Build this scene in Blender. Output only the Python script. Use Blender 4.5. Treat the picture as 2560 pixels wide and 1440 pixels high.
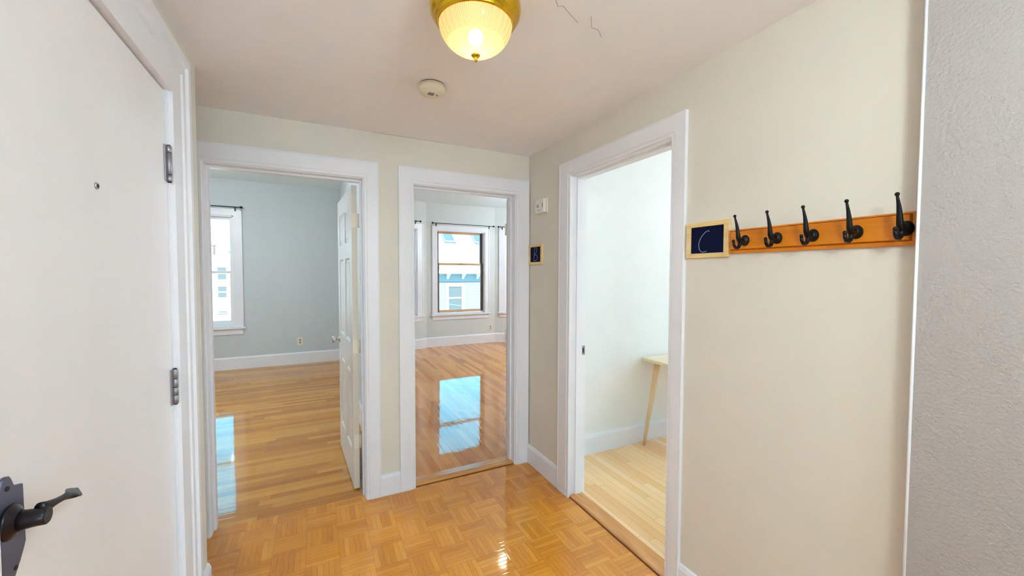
import bpy, bmesh, math, random
from mathutils import Vector, Matrix
random.seed(7)
S = bpy.context.scene
for o in list(bpy.data.objects): bpy.data.objects.remove(o)
PI = math.pi
# ------------------------------------------------------------------ camera
H = 2.34          # hall ceiling
HR = 2.84         # ceiling of the rooms
D = 2.642         # back wall of the hall
R = 1.4624        # right wall of the hall
L = -0.453        # entry wall
CAMZ = 1.4548
F, PITCH, ROLL, YAW = 984.9, -0.0362, 0.00297, 0.4629
fw = Vector((math.sin(YAW)*math.cos(PITCH), math.cos(YAW)*math.cos(PITCH), math.sin(PITCH)))
r0 = Vector((math.cos(YAW), -math.sin(YAW), 0)); u0 = r0.cross(fw)
r1 = r0*math.cos(ROLL) + u0*math.sin(ROLL); u1 = -r0*math.sin(ROLL) + u0*math.cos(ROLL)
cam = bpy.data.cameras.new('camera'); co = bpy.data.objects.new('camera', cam); S.collection.objects.link(co)
m = Matrix.Identity(4)
for i in range(3):
    m[i][0] = r1[i]; m[i][1] = u1[i]; m[i][2] = -fw[i]
m[2][3] = CAMZ
co.matrix_world = m
cam.sensor_width = 36; cam.lens = F/2560*36; cam.clip_start = 0.02; cam.clip_end = 300
S.camera = co
# ------------------------------------------------------------------ sky, exposure
S.view_settings.view_transform = 'Standard'; S.view_settings.look = 'None'
S.view_settings.gamma = 1; S.view_settings.use_curve_mapping = False
S.view_settings.exposure = 1.27
W = bpy.data.worlds.new('world'); S.world = W; W.use_nodes = True
nt = W.node_tree; nt.nodes.clear()
bg = nt.nodes.new('ShaderNodeBackground'); ow = nt.nodes.new('ShaderNodeOutputWorld')
tc = nt.nodes.new('ShaderNodeTexCoord'); sp = nt.nodes.new('ShaderNodeSeparateXYZ'); cr = nt.nodes.new('ShaderNodeValToRGB')
nt.links.new(tc.outputs['Generated'], sp.inputs[0]); nt.links.new(sp.outputs['Z'], cr.inputs[0])
cr.color_ramp.elements[0].position = 0.0; cr.color_ramp.elements[0].color = (0.78, 0.93, 1.0, 1)
cr.color_ramp.elements[1].position = 0.20; cr.color_ramp.elements[1].color = (0.06, 0.52, 0.82, 1)
nt.links.new(cr.outputs[0], bg.inputs[0]); bg.inputs[1].default_value = 2.8
nt.links.new(bg.outputs[0], ow.inputs[0])
sun = bpy.data.lights.new('sun', 'SUN'); sun.energy = 7.0; sun.angle = math.radians(2); sun.color = (1, .90, .80)
sun_o = bpy.data.objects.new('sun', sun); S.collection.objects.link(sun_o)
sun_o.rotation_euler = Vector((-.35, -.85, .75)).to_track_quat('Z', 'Y').to_euler()
S.cycles.use_denoising = True
S.cycles.max_bounces = 14; S.cycles.diffuse_bounces = 8; S.cycles.transparent_max_bounces = 16
S.cycles.sample_clamp_indirect = 8; S.cycles.caustics_refractive = False
def portal(name, loc, rot, sx, sy):
    l = bpy.data.lights.new(name, 'AREA'); l.shape = 'RECTANGLE'; l.size = sx; l.size_y = sy
    o = bpy.data.objects.new(name, l); S.collection.objects.link(o); o.location = loc; o.rotation_euler = rot
    l.cycles.is_portal = True
# portals tell the sampler where the sky enters: one per window, pointing into the room
portal('daylight_portal', (-1.52, 7.27, 1.47), (-PI/2, 0, 0), .9, 1.7)
portal('daylight_portal', (2.667, 7.80, 1.47), (-PI/2, 0, 0), 1.05, 1.7)
for sgn, cx in ((1, 3.41+.617*.931), (-1, 1.95-.617*.931)):
    portal('daylight_portal', (cx+sgn*.05, 7.655-.617*.365+.13, 1.47), (-PI/2, 0, -sgn*.3735), .85, 1.7)
portal('daylight_portal', (5.14, 1.1, 1.45), (0, PI/2, 0), 2.0, 2.2)
portal('daylight_portal', (.3, -3.94, 1.20), (PI/2, 0, 0), 3.8, 2.1)

# ------------------------------------------------------------------ helpers
def link(o): S.collection.objects.link(o); return o
class MB:
    def __init__(s): s.v = []; s.f = []; s.sm = []
    def add(s, vs, fs, smooth=False):
        n = len(s.v); s.v += [tuple(v) for v in vs]; s.f += [tuple(i+n for i in f) for f in fs]; s.sm += [smooth]*len(fs); return s
    def box(s, x0, x1, y0, y1, z0, z1, M=None):
        x0, x1 = min(x0, x1), max(x0, x1); y0, y1 = min(y0, y1), max(y0, y1); z0, z1 = min(z0, z1), max(z0, z1)
        vs = [Vector(p) for p in ((x0,y0,z0),(x1,y0,z0),(x1,y1,z0),(x0,y1,z0),(x0,y0,z1),(x1,y0,z1),(x1,y1,z1),(x0,y1,z1))]
        if M: vs = [M @ v for v in vs]
        return s.add(vs, [(0,3,2,1),(4,5,6,7),(0,1,5,4),(1,2,6,5),(2,3,7,6),(3,0,4,7)])
    def prism(s, pts, axis, a, b):   # polygon extruded along an axis; pts are the other two coordinates in order
        def P(p, t):
            return {'x': (t, p[0], p[1]), 'y': (p[0], t, p[1]), 'z': (p[0], p[1], t)}[axis]
        n = len(pts); vs = [P(p, a) for p in pts] + [P(p, b) for p in pts]
        fs = [tuple(range(n))[::-1], tuple(range(n, 2*n))] + [(i, (i+1) % n, n+(i+1) % n, n+i) for i in range(n)]
        return s.add(vs, fs)
    def lathe(s, prof, c=(0,0,0), n=48, axis='z', smooth=True, rib=None):
        vs = []
        for k, (r, z) in enumerate(prof):
            for i in range(n):
                t = 2*PI*i/n; rr = r if rib is None else rib(r, z, i)
                a, b = rr*math.cos(t), rr*math.sin(t)
                vs.append({'z': (c[0]+a, c[1]+b, c[2]+z), 'x': (c[0]+z, c[1]+a, c[2]+b), 'y': (c[0]+a, c[1]+z, c[2]+b)}[axis])
        fs = [(k*n+i, k*n+(i+1) % n, (k+1)*n+(i+1) % n, (k+1)*n+i) for k in range(len(prof)-1) for i in range(n)]
        s.add(vs, fs, smooth)
        m_ = len(s.v)-len(vs)
        s.f.append(tuple(m_+i for i in range(n))); s.sm.append(False)
        s.f.append(tuple(m_+(len(prof)-1)*n+i for i in range(n))); s.sm.append(False)
        return s
    def tube(s, pts, rad, n=12, flat=None):
        pts = [Vector(p) for p in pts]; rads = rad if isinstance(rad, (list, tuple)) else [rad]*len(pts)
        t0 = (pts[1]-pts[0]).normalized(); ref = Vector((0,0,1)) if abs(t0.z) < .9 else Vector((1,0,0))
        nn = t0.cross(ref).normalized(); vs = []
        for i, p in enumerate(pts):
            t = (pts[min(i+1, len(pts)-1)]-pts[max(i-1, 0)]).normalized()
            nn = (nn - t*nn.dot(t)).normalized(); bb = t.cross(nn)
            for k in range(n):
                a = 2*PI*k/n; vs.append(p + (nn*math.cos(a)+bb*math.sin(a))*rads[i])
        fs = [(i*n+k, i*n+(k+1) % n, (i+1)*n+(k+1) % n, (i+1)*n+k) for i in range(len(pts)-1) for k in range(n)]
        base = len(s.v); s.add(vs, fs, True)
        s.f.append(tuple(base+k for k in range(n))); s.sm.append(False)
        s.f.append(tuple(base+(len(pts)-1)*n+k for k in range(n))); s.sm.append(False)
        return s
    def ball(s, c, r, seg=16, sc=(1,1,1)):
        prof = [(max(1e-4, r*math.sin(PI*k/10)), -r*math.cos(PI*k/10)) for k in range(11)]
        n0 = len(s.v); s.lathe(prof, (0,0,0), seg)
        for i in range(n0, len(s.v)):
            v = s.v[i]; s.v[i] = (c[0]+v[0]*sc[0], c[1]+v[1]*sc[1], c[2]+v[2]*sc[2])
        return s
    def build(s, name, mat, parent=None, bevel=0, segs=2):
        me = bpy.data.meshes.new(name); me.from_pydata(s.v, [], s.f)
        me.polygons.foreach_set('use_smooth', s.sm)
        bm = bmesh.new(); bm.from_mesh(me); bmesh.ops.recalc_face_normals(bm, faces=bm.faces); bm.to_mesh(me); bm.free()
        me.materials.append(mat)
        o = link(bpy.data.objects.new(name, me))
        if parent: o.parent = parent
        if bevel:
            b = o.modifiers.new('bevel', 'BEVEL'); b.width = bevel; b.segments = segs; b.limit_method = 'ANGLE'; b.angle_limit = .6
            b.harden_normals = False
        return o
def tag(o, label, cat=None, group=None, kind=None):
    o['label'] = label
    if cat: o['category'] = cat
    if group: o['group'] = group
    if kind: o['kind'] = kind
    return o
def empty(name, loc=(0,0,0), rz=0):
    o = link(bpy.data.objects.new(name, None)); o.location = loc; o.rotation_euler = (0, 0, rz); o.empty_display_size = .1
    return o
def struct(name, mb, mat, label, cat, bevel=0):
    return tag(mb.build(name, mat, None, bevel), label, cat, kind='structure')
def sr(r, g, b):
    f = lambda c: (c/255/12.92) if c/255 <= .04045 else ((c/255+.055)/1.055)**2.4
    return (f(r), f(g), f(b), 1)
# ------------------------------------------------------------------ materials
def mat(name, col, rough=.5, metal=0., bump=0., bscale=60., coat=0., spec=.5, vary=0., vscale=6.):
    M = bpy.data.materials.new(name); M.use_nodes = True; t = M.node_tree; b = t.nodes['Principled BSDF']
    b.inputs['Base Color'].default_value = col; b.inputs['Roughness'].default_value = rough
    b.inputs['Metallic'].default_value = metal; b.inputs['Specular IOR Level'].default_value = spec
    if coat: b.inputs['Coat Weight'].default_value = coat; b.inputs['Coat Roughness'].default_value = .05
    g = t.nodes.new('ShaderNodeTexCoord')
    n = t.nodes.new('ShaderNodeTexNoise'); t.links.new(g.outputs['Object'], n.inputs['Vector'])
    n.inputs['Scale'].default_value = vscale; n.inputs['Detail'].default_value = 4
    mx = t.nodes.new('ShaderNodeMix'); mx.data_type = 'RGBA'
    v = vary or .03
    mx.inputs[6].default_value = tuple(c*(1-v) for c in col[:3])+(1,); mx.inputs[7].default_value = tuple(min(1, c*(1+v)) for c in col[:3])+(1,)
    t.links.new(n.outputs[0], mx.inputs[0]); t.links.new(mx.outputs[2], b.inputs['Base Color'])
    if bump:
        n2 = t.nodes.new('ShaderNodeTexNoise'); t.links.new(g.outputs['Object'], n2.inputs['Vector'])
        n2.inputs['Scale'].default_value = bscale; n2.inputs['Detail'].default_value = 3
        bp = t.nodes.new('ShaderNodeBump'); bp.inputs['Strength'].default_value = bump; bp.inputs['Distance'].default_value = .004
        t.links.new(n2.outputs[0], bp.inputs['Height']); t.links.new(bp.outputs[0], b.inputs['Normal'])
    return M
class NG:
    """tiny node-maths helper"""
    def __init__(s, M): s.t = M.node_tree
    def m(s, op, a, b=None, c=None):
        n = s.t.nodes.new('ShaderNodeMath'); n.operation = op
        for i, x in enumerate((a, b, c)):
            if x is None: continue
            if isinstance(x, (int, float)): n.inputs[i].default_value = x
            else: s.t.links.new(x, n.inputs[i])
        return n.outputs[0]
    def mixf(s, f, a, b): return s.m('ADD', s.m('MULTIPLY', a, s.m('SUBTRACT', 1.0, f)), s.m('MULTIPLY', b, f))
    def xyz(s, x, y, z):
        n = s.t.nodes.new('ShaderNodeCombineXYZ')
        for i, q in enumerate((x, y, z)):
            if isinstance(q, (int, float)): n.inputs[i].default_value = q
            else: s.t.links.new(q, n.inputs[i])
        return n.outputs[0]
    def white(s, v):
        n = s.t.nodes.new('ShaderNodeTexWhiteNoise'); n.noise_dimensions = '3D'; s.t.links.new(v, n.inputs['Vector']); return n
    def noise(s, v, sc, det=4, dist=0.):
        n = s.t.nodes.new('ShaderNodeTexNoise'); s.t.links.new(v, n.inputs['Vector']); n.inputs['Scale'].default_value = sc
        n.inputs['Detail'].default_value = det; n.inputs['Distortion'].default_value = dist; return n.outputs[0]
def wood_floor(name, kind, cols, rough, bumpy):
    """kind: 'parquet', 'x' (strips along x) or 'y'"""
    M = bpy.data.materials.new(name); M.use_nodes = True; t = M.node_tree; b = t.nodes['Principled BSDF']; g = NG(M)
    tcn = t.nodes.new('ShaderNodeTexCoord'); s3 = t.nodes.new('ShaderNodeSeparateXYZ'); t.links.new(tcn.outputs['Object'], s3.inputs[0])
    X, Y = s3.outputs[0], s3.outputs[1]
    if kind == 'parquet':
        T = .155
        X = g.m('DIVIDE', g.m('ADD', X, .062+T*20), T); Y = g.m('DIVIDE', g.m('ADD', Y, T*40-2.30), T)
        ix, iy = g.m('FLOOR', X), g.m('FLOOR', Y); fx, fy = g.m('FRACT', X), g.m('FRACT', Y)
        par = g.m('MODULO', g.m('ADD', ix, iy), 2.0)            # 0: slats run along y
        across = g.mixf(par, fx, fy); along = g.mixf(par, fy, fx)
        sl = g.m('MULTIPLY', across, 6.0); si = g.m('FLOOR', sl); sf = g.m('FRACT', sl)
        wn = g.white(g.xyz(ix, iy, si))
        grain = g.noise(g.xyz(g.m('MULTIPLY', g.m('ADD', across, g.m('MULTIPLY', wn.outputs[0], 9.)), 9.0), g.m('MULTIPLY', g.m('ADD', along, iy), .8), ix), 3.0, 6)
        tilec = g.white(g.xyz(ix, iy, 3.7)).outputs[0]
        tone = g.m('ADD', g.m('ADD', g.m('MULTIPLY', wn.outputs[0], .42), .14), g.m('MULTIPLY', tilec, .14))
        e1 = g.m('MINIMUM', sf, g.m('SUBTRACT', 1.0, sf)); e2 = g.m('MULTIPLY', g.m('MINIMUM', along, g.m('SUBTRACT', 1.0, along)), 6.0)
        seam = g.m('LESS_THAN', g.m('MINIMUM', e1, e2), .035)
        edge = g.m('MINIMUM', g.m('MULTIPLY', g.m('MINIMUM', e1, e2), 9.0), 1.0)
        seamk = .32
    else:
        a, c = (X, Y) if kind == 'x' else (Y, X)
        w = .057
        q = g.m('DIVIDE', g.m('ADD', c, 20.0), w); i = g.m('FLOOR', q); f = g.m('FRACT', q)
        rr = g.white(g.xyz(i, 1.3, 2.2)).outputs[0]
        al = g.m('DIVIDE', g.m('ADD', g.m('ADD', a, 30.0), g.m('MULTIPLY', rr, 5.0)), g.m('ADD', .75, g.m('MULTIPLY', rr, .5)))
        j = g.m('FLOOR', al); af = g.m('FRACT', al)
        wn = g.white(g.xyz(i, j, 4.4))
        grain = g.noise(g.xyz(g.m('MULTIPLY', c, 60.), g.m('MULTIPLY', a, 2.2), g.m('MULTIPLY', wn.outputs[0], 20.)), 1.0, 6)
        tone = g.m('MULTIPLY', wn.outputs[0], .8)
        e1 = g.m('MINIMUM', f, g.m('SUBTRACT', 1.0, f)); e2 = g.m('MULTIPLY', g.m('MINIMUM', af, g.m('SUBTRACT', 1.0, af)), 16.0)
        seam = g.m('LESS_THAN', g.m('MINIMUM', e1, e2), .022)
        edge = g.m('MINIMUM', g.m('MULTIPLY', g.m('MINIMUM', e1, e2), 8.0), 1.0)
        seamk = .25
    fac = g.m('ADD', g.m('MULTIPLY', tone, .75), g.m('MULTIPLY', grain, .45))
    rp = t.nodes.new('ShaderNodeValToRGB'); t.links.new(fac, rp.inputs[0]); e = rp.color_ramp.elements
    e[0].position = .12; e[0].color = cols[0]; e[1].position = .95; e[1].color = cols[2]
    k = e.new(.5); k.color = cols[1]
    mx = t.nodes.new('ShaderNodeMix'); mx.data_type = 'RGBA'; mx.blend_type = 'MULTIPLY'
    t.links.new(rp.outputs[0], mx.inputs[6]); mx.inputs[7].default_value = (.45, .33, .25, 1)
    t.links.new(g.m('MULTIPLY', seam, seamk*2.2), mx.inputs[0]); t.links.new(mx.outputs[2], b.inputs['Base Color'])
    b.inputs['Roughness'].default_value = rough
    b.inputs['IOR'].default_value = 1.72 if kind == 'parquet' or 'side' in name else 1.5
    # the varnish: every slat sits at its own slight tilt, edges dip
    wave = g.noise(tcn.outputs['Object'], 7.0, 2)
    hgt = g.m('ADD', g.m('MULTIPLY', edge, .10*bumpy), g.m('ADD', g.m('MULTIPLY', wave, .5*bumpy), g.m('MULTIPLY', wn.outputs[0], .05*bumpy)))
    bp = t.nodes.new('ShaderNodeBump'); bp.inputs['Strength'].default_value = .5; bp.inputs['Distance'].default_value = .0012
    t.links.new(hgt, bp.inputs['Height']); t.links.new(bp.outputs[0], b.inputs['Normal'])
    return M
def wood(name, c1, c2, axis=0, rough=.35, sc=14., ring=1.0):
    M = bpy.data.materials.new(name); M.use_nodes = True; t = M.node_tree; b = t.nodes['Principled BSDF']; g = NG(M)
    tcn = t.nodes.new('ShaderNodeTexCoord'); mp = t.nodes.new('ShaderNodeMapping'); t.links.new(tcn.outputs['Object'], mp.inputs[0])
    s_ = [1., 1., 1.]; s_[axis] = .08; mp.inputs['Scale'].default_value = s_
    n = g.noise(mp.outputs[0], sc*3, 5, .6)
    rp = t.nodes.new('ShaderNodeValToRGB'); t.links.new(n, rp.inputs[0]); e = rp.color_ramp.elements
    e[0].position = .3; e[0].color = c1; e[1].position = .7; e[1].color = c2
    t.links.new(rp.outputs[0], b.inputs['Base Color']); b.inputs['Roughness'].default_value = rough
    return M
M_HALL = mat('hall_paint_beige', sr(223, 216, 205), .55, bump=.12, bscale=90, spec=.3)
M_FORE = mat('stippled_paint_shade_toned', sr(172, 164, 160), .6, bump=.8, bscale=120, spec=.3)  # darker tone stands in for the weaker light on this wall end
M_HCEIL = mat('hall_ceiling_paint', sr(244, 242, 246), .7, bump=.15, bscale=40, spec=.2)
M_RA = mat('bedroom_grey_paint', sr(201, 207, 210), .6, bump=.08, bscale=80, spec=.3)
M_RB = mat('bay_room_grey_paint', sr(210, 213, 212), .6, bump=.08, bscale=80, spec=.3)
M_RC = mat('side_room_white_paint', sr(234, 234, 234), .6, bump=.08, bscale=80, spec=.3)
M_RCEIL = mat('room_ceiling_white', sr(234, 246, 250), .7, spec=.2)
M_TRIM = mat('white_trim_paint', sr(236, 235, 241), .32, spec=.4)
M_SLAB = mat('entry_door_paint', sr(240, 238, 241), .38, bump=.06, bscale=30, spec=.4)
M_DOORW = mat('white_door_paint', sr(232, 232, 232), .25, spec=.5)
M_DEDGE = mat('cream_door_edge', sr(224, 210, 192), .4)
M_PARQ = wood_floor('parquet_oak', 'parquet', [sr(174, 92, 3), sr(214, 136, 16), sr(238, 170, 56)], .06, 1.0)
M_FA = wood_floor('strip_oak_bedroom', 'x', [sr(160, 96, 18), sr(188, 124, 34), sr(212, 154, 62)], .05, 1.3)
M_FB = wood_floor('strip_oak_bay_room', 'y', [sr(172, 100, 40), sr(200, 128, 60), sr(220, 156, 88)], .04, 1.4)
M_FC = wood_floor('strip_oak_side_room', 'y', [sr(238, 182, 122), sr(248, 204, 148), sr(254, 220, 176)], .10, .6)
M_SILLW = wood('threshold_oak', sr(190, 120, 45), sr(216, 156, 86), 0, .15)
M_SILLY = wood('threshold_oak_side', sr(200, 132, 70), sr(226, 170, 110), 1, .2)
M_RACK = wood('rack_amber_wood', sr(196, 108, 6), sr(222, 134, 20), 1, .35, 8)
M_PINE = wood('pale_pine', sr(222, 186, 120), sr(240, 212, 156), 1, .5, 16)
M_SLATE = mat('slate_navy', sr(5, 12, 48), .8, vary=.1, spec=.15)
M_CHALK = mat('chalk', sr(190, 196, 215), .9)
M_BLACK = mat('black_iron', sr(15, 11, 13), .35, metal=.2, spec=.35, bump=.05, bscale=200)
M_ROD = mat('black_rod', sr(14, 26, 32), .4, metal=.2)
M_LEVER = mat('dark_bronze', sr(26, 20, 26), .3, metal=.3)
M_PLATE = mat('slate_bronze_plate', sr(96, 96, 118), .3, metal=.5)
M_STEEL = mat('hinge_steel', sr(160, 154, 158), .4, metal=.7)
M_NICKEL = mat('knob_nickel', sr(205, 200, 195), .18, metal=.95)
M_BRASS = mat('polished_brass', sr(222, 176, 40), .16, metal=.95)
M_PLAST = mat('cream_plastic', sr(238, 226, 204), .4)
M_WPLAST = mat('white_plastic', sr(238, 234, 228), .35)
M_DARK = mat('dark_slot', sr(30, 26, 26), .6)
M_GAP = mat('gap_shadow_brown', sr(110, 52, 14), .8)
M_BROWN = mat('plain_brown', sr(120, 84, 56), .7)
M_GREYP = mat('grey_print', sr(150, 148, 150), .6)
M_WSASH = mat('white_sash', sr(238, 240, 240), .4)
M_TSASH = wood('tan_sash_wood', sr(188, 140, 96), sr(212, 170, 122), 0, .4)
M_DSASH = mat('dark_bronze_stile', sr(92, 76, 72), .4)
M_TABLE = wood('table_birch', sr(226, 206, 172), sr(238, 220, 190), 0, .35)
M_TABLEG = wood('table_leg_birch', sr(222, 190, 150), sr(232, 204, 168), 2, .4)
def glass_mat():
    M = bpy.data.materials.new('window_glass'); M.use_nodes = True; t = M.node_tree; t.nodes.clear()
    o = t.nodes.new('ShaderNodeOutputMaterial'); a = t.nodes.new('ShaderNodeBsdfTransparent'); b = t.nodes.new('ShaderNodeBsdfGlossy')
    f = t.nodes.new('ShaderNodeFresnel'); f.inputs[0].default_value = 1.45; mx = t.nodes.new('ShaderNodeMixShader')
    a.inputs[0].default_value = (.97, .99, .985, 1); b.inputs['Roughness'].default_value = .01
    t.links.new(f.outputs[0], mx.inputs[0]); t.links.new(a.outputs[0], mx.inputs[1]); t.links.new(b.outputs[0], mx.inputs[2]); t.links.new(mx.outputs[0], o.inputs[0])
    return M
M_GLASS = glass_mat()
def dome_mat(name='ribbed_frosted_glass', col=(1, .80, .34, 1), st=.05):
    M = bpy.data.materials.new(name); M.use_nodes = True; t = M.node_tree; t.nodes.clear()
    o = t.nodes.new('ShaderNodeOutputMaterial'); a = t.nodes.new('ShaderNodeBsdfTransparent'); b = t.nodes.new('ShaderNodeBsdfTranslucent')
    c = t.nodes.new('ShaderNodeBsdfPrincipled'); c.inputs['Roughness'].default_value = .12
    a.inputs[0].default_value = (1, .93, .72, 1); b.inputs[0].default_value = (1, .93, .66, 1)
    c.inputs['Base Color'].default_value = (.95, .86, .55, 1)
    m1 = t.nodes.new('ShaderNodeMixShader'); m1.inputs[0].default_value = .72
    m2 = t.nodes.new('ShaderNodeMixShader'); m2.inputs[0].default_value = .22
    em = t.nodes.new('ShaderNodeEmission'); em.inputs[0].default_value = col; em.inputs[1].default_value = st
    ad = t.nodes.new('ShaderNodeAddShader')
    g = NG(M); tcn = t.nodes.new('ShaderNodeTexCoord'); s3 = t.nodes.new('ShaderNodeSeparateXYZ'); t.links.new(tcn.outputs['Object'], s3.inputs[0])
    fr = g.m('FRACT', g.m('MULTIPLY', g.m('ADD', g.m('ARCTAN2', s3.outputs[1], s3.outputs[0]), 10.0), 120/(2*PI)))
    gr = g.m('MULTIPLY', g.m('LESS_THAN', g.m('ABSOLUTE', g.m('SUBTRACT', fr, .5)), .22), g.m('GREATER_THAN', s3.outputs[2], -.165))  # darker stripes paint the rib shading into the glass colour
    mc = t.nodes.new('ShaderNodeMix'); mc.data_type = 'RGBA'; t.links.new(gr, mc.inputs[0])
    mc.inputs[6].default_value = (1, .93, .66, 1); mc.inputs[7].default_value = (.66, .56, .30, 1); t.links.new(mc.outputs[2], b.inputs[0])
    t.links.new(a.outputs[0], m1.inputs[1]); t.links.new(b.outputs[0], m1.inputs[2]); t.links.new(m1.outputs[0], m2.inputs[1]); t.links.new(c.outputs[0], m2.inputs[2])
    t.links.new(m2.outputs[0], ad.inputs[0]); t.links.new(em.outputs[0], ad.inputs[1]); t.links.new(ad.outputs[0], o.inputs[0])
    return M
M_DOME = dome_mat()
M_FILL_A = dome_mat('fill_glow_bedroom', (.74, .84, .98, 1), 44)
M_DOME_B = dome_mat('lit_glass_bay_room', (1, .96, .86, 1), 16)
M_FILL_P = dome_mat('fill_glow_bay_room', (.68, .82, 1, 1), 68)
M_FILL_C = dome_mat('fill_glow_side_room', (.82, .82, .92, 1), 26)
M_FILL_H = dome_mat('fill_glow_hall', (.64, .82, 1, 1), 19)
M_FILL_K = dome_mat('fill_glow_front', (.60, .80, 1, 1), 10)
def emit_mat(name, col, st):
    M = bpy.data.materials.new(name); M.use_nodes = True; t = M.node_tree; b = t.nodes['Principled BSDF']
    b.inputs['Emission Color'].default_value = col; b.inputs['Emission Strength'].default_value = st; return M
M_BULB = emit_mat('lit_bulb', (1, .82, .52, 1), 6.5)

# ================================================================== ROOM SHELL
def wall(name, mt, label, segs):
    mb = MB()
    for s in segs: mb.box(*s)
    return struct(name, mb, mt, label, 'wall')
# openings in clear dimensions
O1 = (-.53, .272, 2.045)       # bedroom doorway (x0, x1, top)
O2 = (.592, 1.340, 2.040)      # bay room doorway
O3 = (1.300, 2.088, 2.070)     # side room doorway (y0, y1, top)
OE = (.88, 1.785, 2.09)        # entry door (y0, y1, top)
yw, ym, yb = D, 2.706, 2.77
def back_segs(y0, y1, x0, x1, zt):
    j = .018
    a, b, c, d = O1[0]-j, O1[1]+j, O2[0]-j, O2[1]+j
    return [(x0, a, y0, y1, 0, zt), (a, b, y0, y1, O1[2]+j, zt), (b, c, y0, y1, 0, zt), (c, d, y0, y1, O2[2]+j, zt), (d, x1, y0, y1, 0, zt)]
wall('wall_back', M_HALL, 'beige hall wall holding the two doorways side by side', back_segs(yw, ym, -1.2, R+.06, HR))
wall('wall_back_bedroom', M_RA, 'pale grey room side of the wall with two doorways', back_segs(ym, yb, -3.1, 5.0, HR))
wx, wm, wb = R, R+.06, R+.12
def right_segs(x0, x1, y0, y1):
    j = .018; a, b = O3[0]-j, O3[1]+j
    return [(x0, x1, y0, a, 0, HR), (x0, x1, a, b, O3[2]+j, HR), (x0, x1, b, y1, 0, HR)]
wall('wall_right', M_HALL, 'beige hall wall with the coat rack and side doorway', right_segs(wx, wm, .385, D))
wall('wall_right_side_room', M_RC, 'white inner face of the wall around the side doorway', right_segs(wm, wb, -1.2, ym-.0))
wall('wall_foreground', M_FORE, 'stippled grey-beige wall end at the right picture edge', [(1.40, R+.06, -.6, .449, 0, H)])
wall('wall_left', M_HALL, 'beige hall wall around the entry door', [(-.60, L, -.6, OE[0]-.03, 0, H), (-.60, L, OE[0]-.03, OE[1]+.03, OE[2]+.03, H), (-.60, L, OE[1]+.03, 2.158, 0, H)])
wall('wall_left_niche', M_HALL, 'beige wall of the recess behind the entry wall', [(-1.2, -.60, 2.06, 2.158, 0, H), (-1.3, -1.2, 2.06, D, 0, H)])
wall('wall_left_corridor', M_HALL, 'wall behind the entry door', [(-.9, -.80, -.6, 2.158, 0, H), (-.8, -.6, -.7, -.6, 0, H)])
# bedroom
A_OP = (-1.95, -1.085, .64, 2.31)
def far_segs(y0, y1, x0, x1, ops, zt):
    out = []; x = x0
    for (a, b, z0, z1) in ops:
        out += [(x, a, y0, y1, 0, zt), (a, b, y0, y1, 0, z0), (a, b, y0, y1, z1, zt)]; x = b
    return out + [(x, x1, y0, y1, 0, zt)]
wall('wall_far_bedroom', M_RA, 'pale grey bedroom wall with a sash window and a low outlet', far_segs(7.15, 7.30, -3.1, .50, [A_OP], HR))
wall('wall_left_bedroom', M_RA, 'left wall of the grey bedroom', [(-3.2, -3.1, 2.6, 7.30, 0, HR)])
wall('wall_partition', M_RA, 'wall between the grey bedroom and the bay window room', [(.38, .50, yb, 7.15, 0, HR)])
# bay room: three wall segments around the bay
BAY = [(.74, 7.18), (1.95, 7.655), (3.41, 7.655), (4.62, 7.18)]
def seg_matrix(p, q):
    a = math.atan2(q[1]-p[1], q[0]-p[0]); return Matrix.Translation((p[0], p[1], 0)) @ Matrix.Rotation(a, 4, 'Z'), math.hypot(q[0]-p[0], q[1]-p[1]), a
BOPS = [(.283, 1.083), (.20, 1.235), (.217, 1.017)]
for k in range(3):
    Mx, ln, an = seg_matrix(BAY[k], BAY[k+1]); s0, s1 = BOPS[k]; mb = MB()
    e0 = 0 if k != 1 else -.03; e1 = ln if k != 1 else ln+.03
    for (a, b, z0, z1) in ((e0, s0, 0, HR), (s0, s1, 0, .64), (s0, s1, 2.315, HR), (s1, e1, 0, HR)):
        mb.box(a, b, 0, .15, z0, z1, Mx)
    struct(['wall_bay_left', 'wall_bay_center', 'wall_bay_right'][k], mb, M_RB, ['left angled wall of the bay', 'middle wall of the bay with the brown-framed window', 'right angled wall of the bay'][k], 'wall')
wall('wall_bay_ends', M_RB, 'flat wall ends beside the bay', [(.50, .76, 7.18, 7.33, 0, HR), (4.60, 5.0, 7.18, 7.33, 0, HR)])
wall('wall_right_bay_room', M_RB, 'right wall of the bay window room', [(4.9, 5.0, yb, 7.18, 0, HR)])
# side room
wall('wall_back_side_room', M_RC, 'bright white side room wall behind the wooden table', [(wb-.0, 5.0, 2.53, ym, 0, HR)])
EO = (.0, 2.2, .45, 2.45)
wall('wall_right_side_room_window', M_RC, 'window wall of the side room', [(5.0, 5.15, -1.2, EO[0], 0, HR), (5.0, 5.15, EO[0], EO[1], 0, EO[2]), (5.0, 5.15, EO[0], EO[1], EO[3], HR), (5.0, 5.15, EO[1], 2.77, 0, HR)])
wall('wall_front_side_room', M_RC, 'front wall of the side room', [(wb, 5.15, -1.3, -1.2, 0, HR)])
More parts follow.
